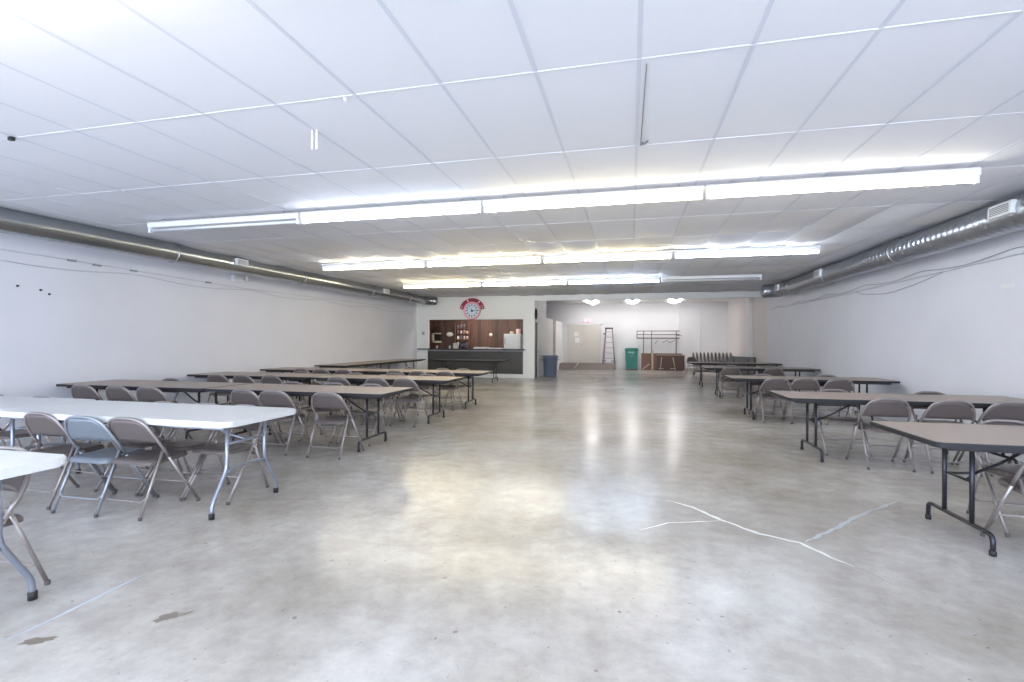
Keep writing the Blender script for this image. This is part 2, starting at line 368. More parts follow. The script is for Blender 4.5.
# walls
struct(MB().bb((XL - .15, YF - .2, -0.05), (XL, YB + .2, 3.5)), 'wall_left', WALL_L)
struct(MB().bb((XR, YF - .2, -0.05), (XR + .3, YC, 3.5)), 'wall_right', WALL_L)
mb = MB(); mb.bb((XBR, YC, -0.05), (XBR + .2, YB + .2, 3.5)); struct(mb, 'wall_right_back', pm('pinkish_white_paint', (232, 226, 224), 0.55))
struct(MB().bb((XR - 0.02, 20.9, 0), (XBR, 21.5, BZ), 0.01), 'trim_1', PAINT)
struct(MB().bb((XL - .2, YB, -0.05), (XBR + .2, YB + .15, 3.5)), 'wall_back', WALL_B)
for k, x in enumerate((2.35, 3.35)): struct(MB().bb((x - .03, YB - .03, 0), (x + .03, YB, BZ), 0.004), 'trim_%d' % (k + 3), PAINT)
struct(MB().bb((XS, YC, 2.95), (XBR, YC + .16, 3.5)), 'trim_2', PAINT)                  # header over the opening to the back room
# shopfront behind the camera: a sill wall, posts and a head around three openings
mb = MB(); mb.bb((XL - .2, YF - .15, -0.05), (XR + .2, YF, 0.3)); mb.bb((XL - .2, YF - .15, 2.8), (XR + .2, YF, 3.5))
for x in (XL, -4.2, 0.4, XR): mb.bb((x - .2, YF - .15, 0.3), (x + .2, YF, 2.8))
struct(mb, 'wall_front', PAINT)
# serving wall with its pass-through opening
OX0, OX1, OZ0, OZ1 = -7.87, -3.99, 1.07, 2.26
mb = MB(); mb.bb((XL, YC, OZ1), (XS, YC + .15, 3.5)); mb.bb((XL, YC, 0), (OX0, YC + .15, OZ1)); mb.bb((OX1, YC, 0), (XS, YC + .15, OZ1)); mb.bb((OX0, YC + .04, 0), (OX1, YC + .15, OZ0))
struct(mb, 'wall_counter', PAINT)
# side wall of the kitchen block: full height first, then a lower partition, with two doorways
D1, D2 = (18.42, 19.17), (22.95, 23.85)
mb = MB(); T = 0.12
def sw(y0, y1, z0, z1): mb.bb((XS - T, y0, z0), (XS, y1, z1))
sw(YC + .15, 21.1, 2.16, 3.5); sw(D1[1], 21.1, 0, 2.16); sw(21.1, D2[0], 0, 2.44); sw(D2[1], YB, 0, 2.44)
struct(mb, 'wall_side', PAINT)
struct(MB().bb((XS - .08, YC + .15, 0.01), (XS - .03, D1[1], 2.15), 0.004), 'door_1', DOORB)
o = MB().lathe([(0.02, 0), (0.028, 0.02), (0.028, 0.05), (0.01, 0.06)], (XS - .03, 19.08, 1.0), 12, 'x').build('door_knob', STEEL, bpy.data.objects['door_1'])
struct(MB().bb((XS - .10, D2[0], 0.01), (XS - .05, D2[1], 2.42), 0.004), 'door_2', pm('tan_door', (172, 150, 140), 0.5, var=0.05))
MB().lathe([(0.02, 0), (0.028, 0.02), (0.028, 0.05), (0.01, 0.06)], (XS - .05, 23.75, 1.0), 12, 'x').build('door_knob', STEEL, bpy.data.objects['door_2'])
struct(MB().bb((XL, 20.0, 0), (XS - T, 20.1, 3.5)).bb((XL, YC + .15, 0), (XL + .02, 20.0, 2.75)), 'wall_kitchen', WOOD)
struct(MB().bb((XL, YC + .15, 2.75), (XS - T, 20.0, 2.85)), 'ceiling_kitchen', PAINT)
# double doors in the back wall, at the head of the ramp
dz = 0.3
d = struct(MB().bb((-3.36, YB - .05, dz), (-3.27, YB, 2.36)).bb((-1.53, YB - .05, dz), (-1.44, YB, 2.36)).bb((-3.36, YB - .05, 2.29), (-1.44, YB, 2.38)), 'door_3', PAINT)
MB().bb((-3.26, YB - .045, dz + .01), (-2.405, YB - .005, 2.28), 0.003).build('door_leaf', DOORC, d)
q = MB().bb((-2.395, YB - .045, dz + .01), (-1.54, YB - .005, 2.28), 0.003).build('door_leaf', DOORC, d)
q = bpy.data.objects['door_leaf']
MB().lathe([(0.02, 0), (0.03, -0.02), (0.03, -0.05), (0.01, -0.06)], (-2.5, YB - .045, 1.25), 12, 'y').build('door_knob', STEEL, q)
for k, (z0, z1) in enumerate(((1.70, 1.92), (1.36, 1.62))):
    tag(MB().bb((-2.92 + .05 * k, YB - .052, z0), (-2.68 + .05 * k, YB - .047, z1)).build('paper_notice', PAPER), ['white paper notice taped on cream door, the upper one', 'white paper notice taped on cream door, the lower one'][k], 'notice', 'notices on the cream double door')
# baseboard in the back room
struct(MB().bb((0.5, YB - .02, 0), (XBR, YB, 0.1)), 'baseboard_back', GREYTRIM)
struct(MB().bb((XL, YC - .02, 0), (XS, YC + .04, 0.16), 0.005), 'baseboard_counter', PAINT)

# ------------------------------------------------------------------ fluorescent strip fixtures
FX0, FL = -6.4768, 2.4052
def fixture_parts(root, tube):
    L = FL - 0.03
    mb = MB(); mb.prism([(-.022, -.03), (.022, -.03), (.036, -.05), (.034, -.105), (-.034, -.105), (-.036, -.05)], -L / 2, L / 2, 'x'); mb.build('housing', LIGHTW, root)
    for sx in (-1, 1):
        mb = MB(); mb.box((sx * (L / 2 - .02), 0, -.138), (.035, .05, .075), 0.006); mb.build('lamp_holder', LIGHTW, root)
    for sx in (-.8, .8):
        mb = MB(); mb.tube([(sx * L / 2, 0, 0.02), (sx * L / 2, 0, -.04)], 0.008, 6); mb.build('hanger', STEEL, root)
    mb = MB(); mb.tube([(-L / 2 + .035, 0, -.142), (L / 2 - .035, 0, -.142)], 0.021, 10); mb.build('tube', tube, root)
ROWS = [(1.55, 'in the row overhead', (T_OFF, T_NEUT, T_OFF, T_COOL)),
        (5.4639, 'in first row of lights', (T_OFF, T_COOL, T_WARM, T_NEUT)),
        (9.4113, 'in second row of lights', (T_NEUT2, T_WARM2, T_WARM2, T_COOL2)),
        (13.2982, 'in third row of lights', (T_WARM3, T_NEUT3, T_BLUE, T_OFF))]
POSN = ('end over serving-counter side', 'second from serving-counter side', 'third from serving-counter side', 'end opposite serving-counter side')
ADJ = {T_OFF.name: 'unlit', T_COOL.name: 'cool white lit', T_WARM.name: 'warm white lit', T_NEUT.name: 'lit', T_BLUE.name: 'bluish lit', T_WARM2.name: 'warm lit', T_NEUT2.name: 'lit', T_COOL2.name: 'cool white lit', T_WARM3.name: 'warm lit', T_NEUT3.name: 'lit'}
PROTO = {}
for y, rn, tubes in ROWS:
    for k, tm in enumerate(tubes):
        x = FX0 + (k + .5) * FL; z = CZ(y) - 0.005
        lab = '%s strip light %s, %s' % (ADJ[tm.name], rn, POSN[k])
        if tm.name not in PROTO:
            r = empty('strip_light', (x, y, z), 0, lab, 'ceiling light', 'fluorescent strip lights on the tile ceiling'); fixture_parts(r, tm); PROTO[tm.name] = (r, tree_of(r))
        else:
            r, t = PROTO[tm.name]; dup(r, (x, y, z), 0, lab, None, t)
# wrapped lights on the back room ceiling, seen end-on
t = None
for k, x in enumerate((-1.86, 0.07, 2.03)):
    lab = 'wrapped ceiling light in back room, ' + ('over the double doors', 'over the green bin', 'over the steel rack')[k]
    if t is None:
        r0 = empty('wrap_light', (x, 24.6, BZ), 0, lab, 'ceiling light', 'wrapped lights in the back room')
        MB().prism([(-.12, -.005), (.12, -.005), (.10, -.05), (-.10, -.05)], -.62, .62, 'y').build('housing', LIGHTW, r0)
        MB().prism([(-.28, -.04), (.28, -.04), (.27, -.055), (.14, -.075), (.09, -.125), (-.09, -.125), (-.14, -.075), (-.27, -.055)], -.6, .6, 'y').build('lens', LENS, r0)
        t = tree_of(r0)
    else: dup(r0, (x, 24.6, BZ), 0, lab, None, t)

# ------------------------------------------------------------------ spiral ducts
def duct(name, x, y0, y1, z, r, m, label, vents, side, taper):
    SL = .0045 if side > 0 else .008
    root = empty(name, (x, y0, z), 0, label, 'duct')
    L = y1 - y0; n = int(L / 0.12); P = []; RR = []
    for i in range(n + 1):
        y = L * i / n; P.append((0, y, SL * y)); RR.append(r * (1 + (0.012 if i % 2 else 0.0)) * (1.0 if y < L * taper else 0.97))
    MB().tube(P, RR, 28).build('pipe', m, root)
    # elbow that ends the run
    zz = SL * L; E = [(0, L - .02, zz)] + [(side * .30 * (1 - math.cos(a)), L + .30 * math.sin(a), zz) for a in [PI / 2 * k / 8 for k in range(1, 9)]] + [(side * .36, L + .30, zz), (side * .40, L + .30, zz), (side * .425, L + .30, zz), (side * .435, L + .30, zz)]
    MB().tube(E, [r * 1.02] * (len(E) - 3) + [r * .93, r * .72, r * .4], 24).build('elbow', m, root)
    for y in [L * q for q in (.12, .3, .47, .64, .8, .93)]:
        MB().tube([((r + .004) * math.cos(a), y, SL * y + (r + .004) * math.sin(a)) for a in [2 * PI * k / 28 for k in range(28)]], 0.012, 6, closed=True).build('joint_band', STEEL, root)
        h = CZ(y0 + y) - (z + SL * y)
        MB().bb((-.014, y - .012, SL * y + r - .02), (.014, y + .012, SL * y + h + .01)).build('hanger_strap', STEEL, root)
    for y, wd, ht in vents:
        yy = y - y0; rot = Matrix.Rotation(-side * 0.05, 3, 'Y')
        c = Vector((side * (r + .01), yy, SL * yy + .03))
        vt = MB().box(c, (.05, wd, ht), 0.004, rot).build('register', LIGHTW, root)
        g = MB()
        for k in range(5): g.box(c + Vector((side * .028, 0, (k - 2) * ht * .14)), (.006, wd * .8, ht * .07), 0, rot)
        g.build('louver', pm('louver_grey', (150, 152, 156), .5) if 'louver_grey' not in MATS else MATS['louver_grey'], vt)
    return root
duct('spiral_duct', -7.65, -2.5, 17.45, 2.865, 0.16, DUCT_L, 'long galvanized round duct above wall with serving counter at its end', [(8.25, .30, .13), (14.2, .32, .14)], 1, .55)
duct('spiral_duct', 4.14, -2.5, 15.5, 2.755, 0.185, DUCT_R, 'galvanized round duct with white registers, on side opposite serving counter', [(6.52, .36, .14), (12.0, .36, .16), (15.1, .3, .16)], -1, .7)

# ------------------------------------------------------------------ folding tables
def make_brown_table(top_m=None, label=None):
    top_m = top_m or LAM
    L, W, H = 2.64, 0.94, 0.75
    r = empty('folding_table', (0, 0, 0), 0, label, 'table')
    MB().prism(rrect(L - .012, W - .012, .05), H - .03, H, 'z').build('tabletop', top_m, r)
    t = MB(); po, pi_ = rrect(L, W, .055), rrect(L - .02, W - .02, .047)
    rings = [[t.b.verts.new((x, y, z)) for x, y in pp] for pp, z in ((po, H - .034), (po, H - .003), (pi_, H + .001), (pi_, H - .034))]
    n = len(po)
    for a in range(4):
        A, B = rings[a], rings[(a + 1) % 4]
        for k in range(n): t.b.faces.new((A[k], A[(k + 1) % n], B[(k + 1) % n], B[k]))
    t.build('edge_band', EDGE, r)
    t = MB()
    for sy in (-1, 1): t.bb((-L / 2 + .12, sy * (W / 2 - .10) - .012, H - .065), (L / 2 - .12, sy * (W / 2 - .10) + .012, H - .03))
    for sx in (-1, 1): t.bb((sx * (L / 2 - .12) - .012, -W / 2 + .10, H - .065), (sx * (L / 2 - .12) + .012, W / 2 - .10, H - .03))
    t.build('apron', UNDER, r)
    for sx in (-1, 1):
        x = sx * (L / 2 - .38)
        for sy in (-1, 1): MB().tube([(x, sy * .15, H - .05), (x, sy * .15, .135)], .0155, 8).build('leg', DKST, r)
        fb = MB().tube([(x, -.35, .02), (x, -.35, .135), (x, .35, .135), (x, .35, .02)], .016, 8, .05).build('foot_bar', DKST, r)
        for sy in (-1, 1): MB().lathe([(.02, 0), (.021, .03), (.016, .035)], (x, sy * .35, 0), 8).build('foot_cap', BLACKR, fb)
        MB().tube([(x, -.2, H - .055), (x, .2, H - .055)], .014, 6).build('cross_bar', DKST, r); MB().tube([(x, -.15, .43), (x, .15, .43)], .010, 6).build('cross_bar', DKST, r)
        MB().tube([(x, -.10, .43), (x - sx * .10, 0, .46), (x - sx * .25, 0, .53), (x - sx * .5, 0, H - .05)], .011, 6, .08).tube([(x, .10, .43), (x - sx * .10, 0, .46)], .010, 6).build('brace', DKST, r)
    return r
def make_white_table(label):
    L, W, H = 2.44, 0.84, 0.775
    r = empty('folding_table', (0, 0, 0), 0, label, 'table')
    MB().prism(rrect(L, W, .07, 7), H - .048, H, 'z', bev=0.012).build('tabletop', WPL, r)
    MB().bb((-L / 2 + .1, -W / 2 + .07, H - .075), (L / 2 - .1, -W / 2 + .10, H - .048)).bb((-L / 2 + .1, W / 2 - .10, H - .075), (L / 2 - .1, W / 2 - .07, H - .048)).build('side_rail', GST, r)
    for sx in (-1, 1):
        x = sx * (L / 2 - .20)
        for sy in (-1, 1):
            lg = MB().tube([(x, sy * .21, H - .05), (x, sy * .21, .36), (x, sy * .355, .11), (x, sy * .36, .02)], .016, 10, .06).build('leg', GST, r)
            MB().lathe([(.021, 0), (.022, .04), (.017, .045)], (x, sy * .36, 0), 10).build('foot_cap', BLACKR, lg)
        MB().tube([(x, -.21, .56), (x, .21, .56)], .011, 8).build('cross_bar', GST, r); MB().tube([(x, -.22, .33), (x, -.12, .36), (x, .12, .36), (x, .22, .33)], .013, 8, .05).build('cross_bar', GST, r)
        MB().tube([(x, 0, .56), (x - sx * .2, 0, .60), (x - sx * .48, 0, H - .055)], .010, 8, .06).build('brace', GST, r)
    return r
# white tables (the camera's side of the room with the serving counter)
wt = make_white_table('white plastic folding table at aisle end of the long white row'); wt['group'] = 'white plastic folding tables'
wtree = tree_of(wt); wt.location = (-2.98 - 1.22, 3.57, 0)
dup(wt, (-2.98 - 2.46 - 1.22, 3.63, 0), 0, 'white plastic folding table against wall, continuing the long white row', None, wtree)
dup(wt, (-2.93 - 1.22, 1.63, 0), 0, 'white plastic folding table nearest the camera, only one corner in view', None, wtree)
bt = make_brown_table(); btree = tree_of(bt); first = [True]
def table(x, y, rz, label, group):
    if first[0]:
        first[0] = False; bt.location = (x, y, 0); bt.rotation_euler = (0, 0, rz); bt['label'] = label; bt['group'] = group
    else: dup(bt, (x, y, 0), rz, label, group, btree)
LR = (('first', 5.49), ('second', 7.70), ('third', 9.62))
for nm, y in LR:
    xr = -2.95
    table(xr - 1.32, y + .47, 0, 'brown folding table at aisle end of the %s brown row behind white tables' % nm, 'brown folding tables behind the white ones')
    table(xr - 2.66 - 1.32, y + .47 + R.uniform(-.015, .015), 0, 'brown folding table at wall end of the %s brown row behind white tables' % nm, 'brown folding tables behind the white ones')
RR_ = (('first', 3.80, 1.93), ('second', 6.36, 1.80), ('third', 9.6, 1.78), ('fourth', 13.35, 1.83), ('fifth', 16.4, 1.81))
for nm, y, x in RR_:
    table(x + 1.32, y + .47, .02 if y < 4 else 0, 'brown folding table, %s from camera in the line opposite the white tables' % nm, 'brown folding tables across the aisle')
table(-7.79, 12.95, PI / 2, 'dark-edged table set lengthwise along wall, the one farther from serving counter', 'tables lengthwise along the wall')
table(-7.79, 15.63, PI / 2, 'dark-edged table set lengthwise along wall, next to serving counter', 'tables lengthwise along the wall')
dk = make_brown_table(TOPDK, 'black-topped folding table standing in front of the serving counter'); dk.location = (-5.55, 16.65, 0)

# ------------------------------------------------------------------ folding chairs (facing +y, back at -y)
def make_chair(tube, pan, label, folded=False):
    r = empty('folding_chair', (0, 0, 0), 0, label, 'chair')
    hw = .242
    if not folded:
        fy = lambda z: .27 - .655 * z                   # the slanted plane of the front legs and back uprights
        ytop = lambda z: fy(z) if z < .6 else fy(.6) - (z - .6) * .45
    else:
        fy = lambda z: -.02; ytop = fy
    zt = .777 if not folded else .80; zs = .45 if not folded else .50
    arch = [(-hw, fy(zs), zs), (-hw, ytop(zt - .17), zt - .17), (-.18, ytop(zt - .035), zt - .035), (-.09, ytop(zt), zt), (.09, ytop(zt), zt), (.18, ytop(zt - .035), zt - .035), (hw, ytop(zt - .17), zt - .17), (hw, fy(zs), zs)]
    MB().tube(arch, .0125, 8, .09, 4).build('back_frame', tube, r)
    for sx in (-1, 1):
        lg = MB().tube([(sx * hw, fy(zs), zs), (sx * hw * .99, fy(.02), .02)], .0125, 8).build('leg', tube, r)
        MB().lathe([(.0145, 0), (.015, .022), (.013, .025)], (sx * hw * .99, fy(0.01), 0), 8).build('foot_cap', RUBBER, lg)
    ry = (lambda z: -.055 - (.5 - z) * .39) if not folded else (lambda z: .03)
    zr = .5 if not folded else .62
    for sx in (-1, 1):
        lg = MB().tube([(sx * .215, ry(zr), zr), (sx * .217, ry(.02), .02)], .0115, 8).build('leg', tube, r)
        MB().lathe([(.0138, 0), (.0142, .022), (.012, .025)], (sx * .217, ry(0.01), 0), 8).build('foot_cap', RUBBER, lg)
    MB().tube([(-.215, ry(.14), .16), (-.185, ry(.12), .125), (.185, ry(.12), .125), (.215, ry(.14), .16)], .0075, 6, .03).build('stretcher', tube, r)
    MB().tube([(-hw, fy(.2), .2), (hw, fy(.2), .2)], .0065, 6).build('stretcher', tube, r)
    # seat: a dished steel pan with a rolled edge
    if not folded:
        def seat(u, v, th):
            a = 2 * u - 1; q = 2 * v - 1
            wv = .218 - .02 * v                                    # narrower towards the front
            k = 1 - .10 * abs(q) ** 6
            x = a * wv * k; y = -.165 + .40 * v - (.0 if abs(a) < .8 else (abs(a) - .8) * .12 * (1 if q > .5 else (-1 if q < -.5 else 0)))
            edge = max(abs(a), abs(q))
            z = .438 + .012 * v - .010 * (1 - a * a) * (1 - q * q) - (.022 * ((edge - .86) / .14) ** 2 if edge > .86 else 0)
            return Vector((x, y, z - th))
        MB().grid(seat, 14, 14, .018).build('seat', pan, r)
    else:
        MB().prism(rrect(.38, .40, .05), -.012, .008, 'z').build('seat', pan, r)
        s = kids(r)[-1]; s = [c for c in kids(r) if c.name.startswith('seat')][0]
        for v in s.data.vertices: v.co = Vector((v.co.x, .005 + v.co.z, .50 + v.co.y))
    def back(u, v, th):
        a = 2 * u - 1; x = a * (hw - .008)
        z0 = zt - .205; top = zt - .012 - (.0 if abs(a) < .36 else .175 * ((abs(a) - .36) / .64) ** 2.1)
        if top < z0 + .02: top = z0 + .02
        z = z0 + (top - z0) * v
        return Vector((x, ytop(z) - .022 * (1 - a * a) + .004 + th, z))
    MB().grid(back, 16, 6, .01).build('backrest', pan, r)
    return r
ch = make_chair(CH_TUBE, CH_PAN, None); ctree = tree_of(ch)
cg = make_chair(CG_TUBE, CG_PAN, 'grey-blue steel folding chair pushed up to white table between two brown chairs'); cg.location = (-4.32, 3.27, 0); cg.rotation_euler = (0, 0, .02)
cg['group'] = 'chairs along the camera side of the white tables'
cfirst = [True]
def chair(x, ya, facing, label, group, rz=0.0):
    """ya: where the top of its back stands; facing +1 looks away from the camera, -1 towards it"""
    rot = (0 if facing > 0 else PI) + rz; y = ya + .25 * facing
    if cfirst[0]:
        cfirst[0] = False; ch.location = (x, y, 0); ch.rotation_euler = (0, 0, rot); ch['label'] = label; ch['group'] = group
    else: dup(ch, (x, y, 0), rot, label, group, ctree)
ORD = ('first', 'second', 'third', 'fourth', 'fifth', 'sixth')
def chairs(xs, ya, facing, where, group, rz=None):
    for k, x in enumerate(xs):
        chair(x, ya + R.uniform(-.03, .03), facing, 'brown steel folding chair, %s from the aisle, %s' % (ORD[k], where), group, rz[k] if rz else R.uniform(-.05, .05))
chair(-3.91, 3.05, 1, 'brown steel folding chair by aisle end of white table, its back to camera', 'chairs along the camera side of the white tables', .0)
chair(-4.87, 3.08, 1, 'brown steel folding chair beyond the grey-blue one at white table, back to camera', 'chairs along the camera side of the white tables', -.04)
chairs((-3.58, -4.04, -4.55, -6.2, -6.9), 4.06, -1, 'on far side of the white tables', 'chairs beyond the white tables')
chair(-3.45, 2.13, -1, 'brown steel folding chair tucked under the white table nearest the camera', None, .03)
chairs((-3.55, -4.31, -4.74, -6.23, -6.75, -7.35), 5.20, 1, 'camera side of first brown row', 'chairs on the camera side of the first brown row', (0, .05, -.06, .03, -.02, .02))
chairs((-3.62, -4.25, -4.95, -7.2), 6.49, -1, 'far side of first brown row', 'chairs beyond the first brown row')
chairs((-3.62, -4.14, -4.85, -6.2, -6.78, -7.32), 7.42, 1, 'camera side of second brown row', 'chairs on the camera side of the second brown row')
chairs((-3.7, -4.4, -5.2, -6.4), 8.70, -1, 'far side of second brown row', 'chairs beyond the second brown row')
chairs((-3.7, -4.3, -4.8, -6.04, -6.57, -7.05), 9.45, 1, 'camera side of third brown row', 'chairs on the camera side of the third brown row')
chairs((-3.68, -4.16, -5.0, -5.9), 10.62, -1, 'far side of third brown row', 'chairs beyond the third brown row')
chair(2.72, 3.77, 1, 'brown steel folding chair cut by frame edge, camera side of table opposite white tables', None)
chairs((2.9,), 4.81, -1, 'far side of first table opposite white tables', None)
chairs((2.77, 3.36, 3.90), 6.23, 1, 'camera side of second table opposite white tables', 'chairs on the camera side of the second table across the aisle', (0, 0, 0.02))
chairs((2.60, 3.68), 7.36, -1, 'far side of second table opposite white tables', 'chairs beyond the second table across the aisle')
chairs((2.46, 2.93, 3.45), 9.38, 1, 'camera side of third table opposite white tables', 'chairs on the camera side of the third table across the aisle', (0, 0, 0))
chairs((2.5, 3.62), 10.60, -1, 'far side of third table opposite white tables', 'chairs beyond the third table across the aisle')
chairs((2.42, 3.4), 13.15, 1, 'camera side of fourth table opposite white tables', 'chairs on the camera side of the fourth table across the aisle')
chairs((2.6, 3.5), 14.36, -1, 'far side of fourth table opposite white tables', 'chairs beyond the fourth table across the aisle')

# ------------------------------------------------------------------ serving counter and kitchen
c = empty('serving_counter', (-5.93, YC, 0), 0, 'dark serving counter under the kitchen opening with black ledge and grey trim', 'counter')
lx = lambda x: x + 5.93
MB().prism([(lx(-8.22), -.26), (lx(-3.9), -.26), (lx(-3.9), -.005), (lx(OX1) - .005, -.005), (lx(OX1) - .005, .45), (lx(OX0) + .005, .45), (lx(OX0) + .005, -.005), (lx(-8.22), -.005)], 1.075, 1.115, 'z').build('countertop', TOPDK, c)
MB().bb((lx(OX0), -.03, 1.015), (lx(OX1), .02, 1.075)).build('trim_strip', GREYTRIM, c)
MB().bb((lx(OX0), -.02, 0.16), (lx(OX1), .03, 1.015)).build('front_panel', DARK, c)
# things on the counter and the kitchen wall
r = tag(MB().bb((-4.97, 19.25, 0), (-4.27, 19.9, 1.71), 0.02).build('refrigerator', LIGHTW), 'white refrigerator standing at the end of the kitchen opening', 'refrigerator')
MB().bb((-4.96, 19.235, 1.2), (-4.28, 19.25, 1.70), 0.004).build('refrigerator_door', LIGHTW, r)
MB().bb((-4.93, 19.20, 1.3), (-4.90, 19.235, 1.55), 0.005).build('handle', GREYTRIM, r)
for k, (x, w_, h_, m) in enumerate(((-4.70, .16, .10, CREAM), (-4.42, .2, .2, PALE))):
    tag(MB().lathe([(w_ / 2 * .8, 0), (w_ / 2, h_ * .3), (w_ / 2, h_ * .9), (w_ / 2 * .7, h_)], (x, 19.5, 1.71), 12).build('canister', m), ('small cream canister on top of the white refrigerator', 'pale pink canister on top of the white refrigerator')[k], 'canister')
tr = empty('foam_tray', (0, 0, 0), 0); bpy.data.objects.remove(tr)
for k, (x0, x1, h) in enumerate(((-6.0, -5.42, .07), (-5.40, -4.8, .045))):
    t2 = MB(); n = 4 if k == 0 else 2
    for j in range(n): t2.prism(rrect(x1 - x0 - .01 * j, .34, .03, 3, (x0 + x1) / 2, 18.62), 1.115 + j * h / n, 1.115 + (j + .85) * h / n, 'z')
    tag(t2.build('tray_stack' if k == 0 else 'paper_tray', PAPER), ('higher pile of white trays on the serving ledge', 'low white tray on the serving ledge beside the refrigerator')[k], 'tray')
for k, x in enumerate((-7.57, -7.03)):
    tag(MB().lathe([(.028, 0), (.04, .11), (.042, .115), (.038, .112)], (x, 18.62, 1.115), 12).build('paper_cup', PAPER), ('white paper cup at the wall end of serving ledge', 'white paper cup beside the pale napkin box on serving ledge')[k], 'cup', 'cups on the serving ledge')
tag(MB().box((-6.80, 18.68, 1.115 + .11), (.2, .14, .22), 0.012, Matrix.Rotation(.2, 3, 'Z')).build('napkin_box', pm('pale_grey_card', (206, 200, 194), .6)), 'pale upright napkin box on the serving ledge', 'box')
mb = MB(); mb.box((-6.44, 18.72, 1.115 + .13), (.26, .26, .26), .03)
o = tag(mb.build('coffee_maker', pm('slate_plastic', (92, 92, 112), .4)), 'dark slate coffee maker on the serving ledge below the shelf unit', 'coffee maker')
MB().lathe([(.05, 0), (.075, .03), (.07, .1), (.045, .12)], (-6.44, 18.56, 1.115), 14).build('carafe', BLACK, o)
MB().box((-6.44, 18.60, 1.115 + .235), (.22, .10, .05), .01).build('filter_basket', BLACK, o)
# wall phone cabinet in cream on the boards, with a dark hood above
o = empty('wall_oven', (-8.07, 19.95, 1.56), 0, 'cream framed wall oven on the kitchen boards with dark opening', 'oven')
MB().bb((-.21, -.16, -.2), (.21, .04, .2), .01).build('body', WOODD, o)
MB().bb((-.22, -.18, -.22), (-.11, -.15, .2), .006).bb((-.22, -.18, -.22), (.22, -.15, -.14), .006).bb((-.22, -.18, .15), (.2, -.15, .2), .006).build('frame', CREAM, o)
MB().bb((-.10, -.172, -.13), (.19, -.162, .14)).build('door', BLACK, o)
tag(MB().prism([(-8.2, 1.82), (-7.86, 1.82), (-7.93, 2.06), (-8.13, 2.06)], 19.72, 19.98, 'y').build('vent_hood', WOODD), 'dark brown hood above the cream wall oven', 'hood')
tag(MB().lathe([(.16, 0), (.15, -.02), (.06, -.035), (.01, -.035)], (-7.55, 19.99, 1.70), 20, 'y').build('wall_plate', OVALW), 'white oval plate hung on the dark kitchen boards', 'plate')
for v in bpy.data.objects['wall_plate'].data.vertices: v.co.z = 1.70 + (v.co.z - 1.70) * .6
tag(MB().lathe([(.075, 0), (.07, -.02), (.03, -.03), (.01, -.03)], (-5.72, 19.99, 1.68), 16, 'y').build('wall_plate', OVALW), 'small round white plate alone on the red-brown boards', 'plate')
sh = empty('wall_shelf', (-6.93, 19.9, 1.2), 0, 'brown open shelf unit on the kitchen wall full of jars', 'shelf')
for x in (-.31, .31): MB().bb((x - .015, -.1, 0), (x + .015, .09, 1.0), .003).build('side_panel', WOODM, sh)
SHZ = (.02, .28, .52, .75)
for z in SHZ: MB().bb((-.3, -.1, z - .012), (.3, .09, z + .012), .002).build('shelf_board', WOODM, sh)
JM = (OVALW, PALE, pm('jar_tan', (196, 150, 120), .4), pm('jar_grey', (120, 110, 120), .4))
jt = None; JN = ('bottom shelf', 'second shelf up', 'third shelf up', 'top shelf')
JC = ('white', 'pale pink', 'tan', 'dark grey')
PLACE = ('first', 'second', 'third', 'fourth')
for zi, z in enumerate(SHZ):
    for k, x in enumerate((-.2, -.06, .08, .21)):
        if (zi == 3 and k == 3): continue
        ci = (0, 3, 1, 0)[k] if zi < 2 else (3, 1, 2, 1)[k] if zi == 2 else 3
        rr, h = R.uniform(.04, .055), R.uniform(.12, .17)
        j = tag(MB().lathe([(rr, 0), (rr, h * .75), (rr * .7, h * .85), (rr * .7, h * .95)], (0, 0, 0), 12).build('jar', JM[ci]),
                '%s jar, %s from wall-oven end on %s of kitchen shelf' % (JC[ci], PLACE[k], JN[zi]), 'jar', 'jars on the kitchen shelf')
        j.location = (-6.93 + x, 19.88, 1.2 + z + .012)
        MB().lathe([(rr * .74, h * .9), (rr * .74, h), (rr * .5, h)], (0, 0, 0), 12).build('lid', GREYTRIM, j)
area('kitchen_fill_light', (-5.9, 19.2, 2.72), (0, 0, 0), 2.4, .3, 11, (1, .95, .86))  # unseen fill light, added to brighten the kitchen
# wall clock in a pink ring under a red arched banner
k_ = empty('wall_clock', (-6.02, YC, 2.60), 0, 'round pink-ringed clock under a red arched banner above serving opening', 'clock')
arc = [(.50 * math.cos(a), .05 + .44 * math.sin(a)) for a in [PI * (.02 + .96 * i / 24) for i in range(25)]] + [(.36 * math.cos(a), .02 + .33 * math.sin(a)) for a in [PI * (.98 - .96 * i / 24) for i in range(25)]]
MB().prism(arc, -.03, -.002, 'y').build('banner', RED, k_)
m_ = MB()
for a in (.27, .64): m_.box((.42 * math.cos(PI * a), -.033, .05 + .38 * math.sin(PI * a)), (.05, .008, .11), 0.002, Matrix.Rotation(PI / 2 - PI * a, 3, 'Y'))
for a in (.06, .12, .9, .95): m_.box((.43 * math.cos(PI * a), -.033, .05 + .38 * math.sin(PI * a)), (.04, .006, .03), 0.002, Matrix.Rotation(PI / 2 - PI * a, 3, 'Y'))
m_.build('banner_mark', PALE, k_)
MB().lathe([(.33, -.005), (.35, -.03), (.33, -.06), (.28, -.06), (.28, -.02)], (0, 0, 0), 40, 'y').build('rim', RED, k_)
MB().tube([(.315 * math.cos(a), -.065, .315 * math.sin(a)) for a in [2 * PI * i / 40 for i in range(40)]], .034, 8, closed=True).build('ring', PINK, k_)
MB().lathe([(.285, -.04), (.285, -.048)], (0, 0, 0), 40, 'y', smooth=False).build('face', FACE, k_)
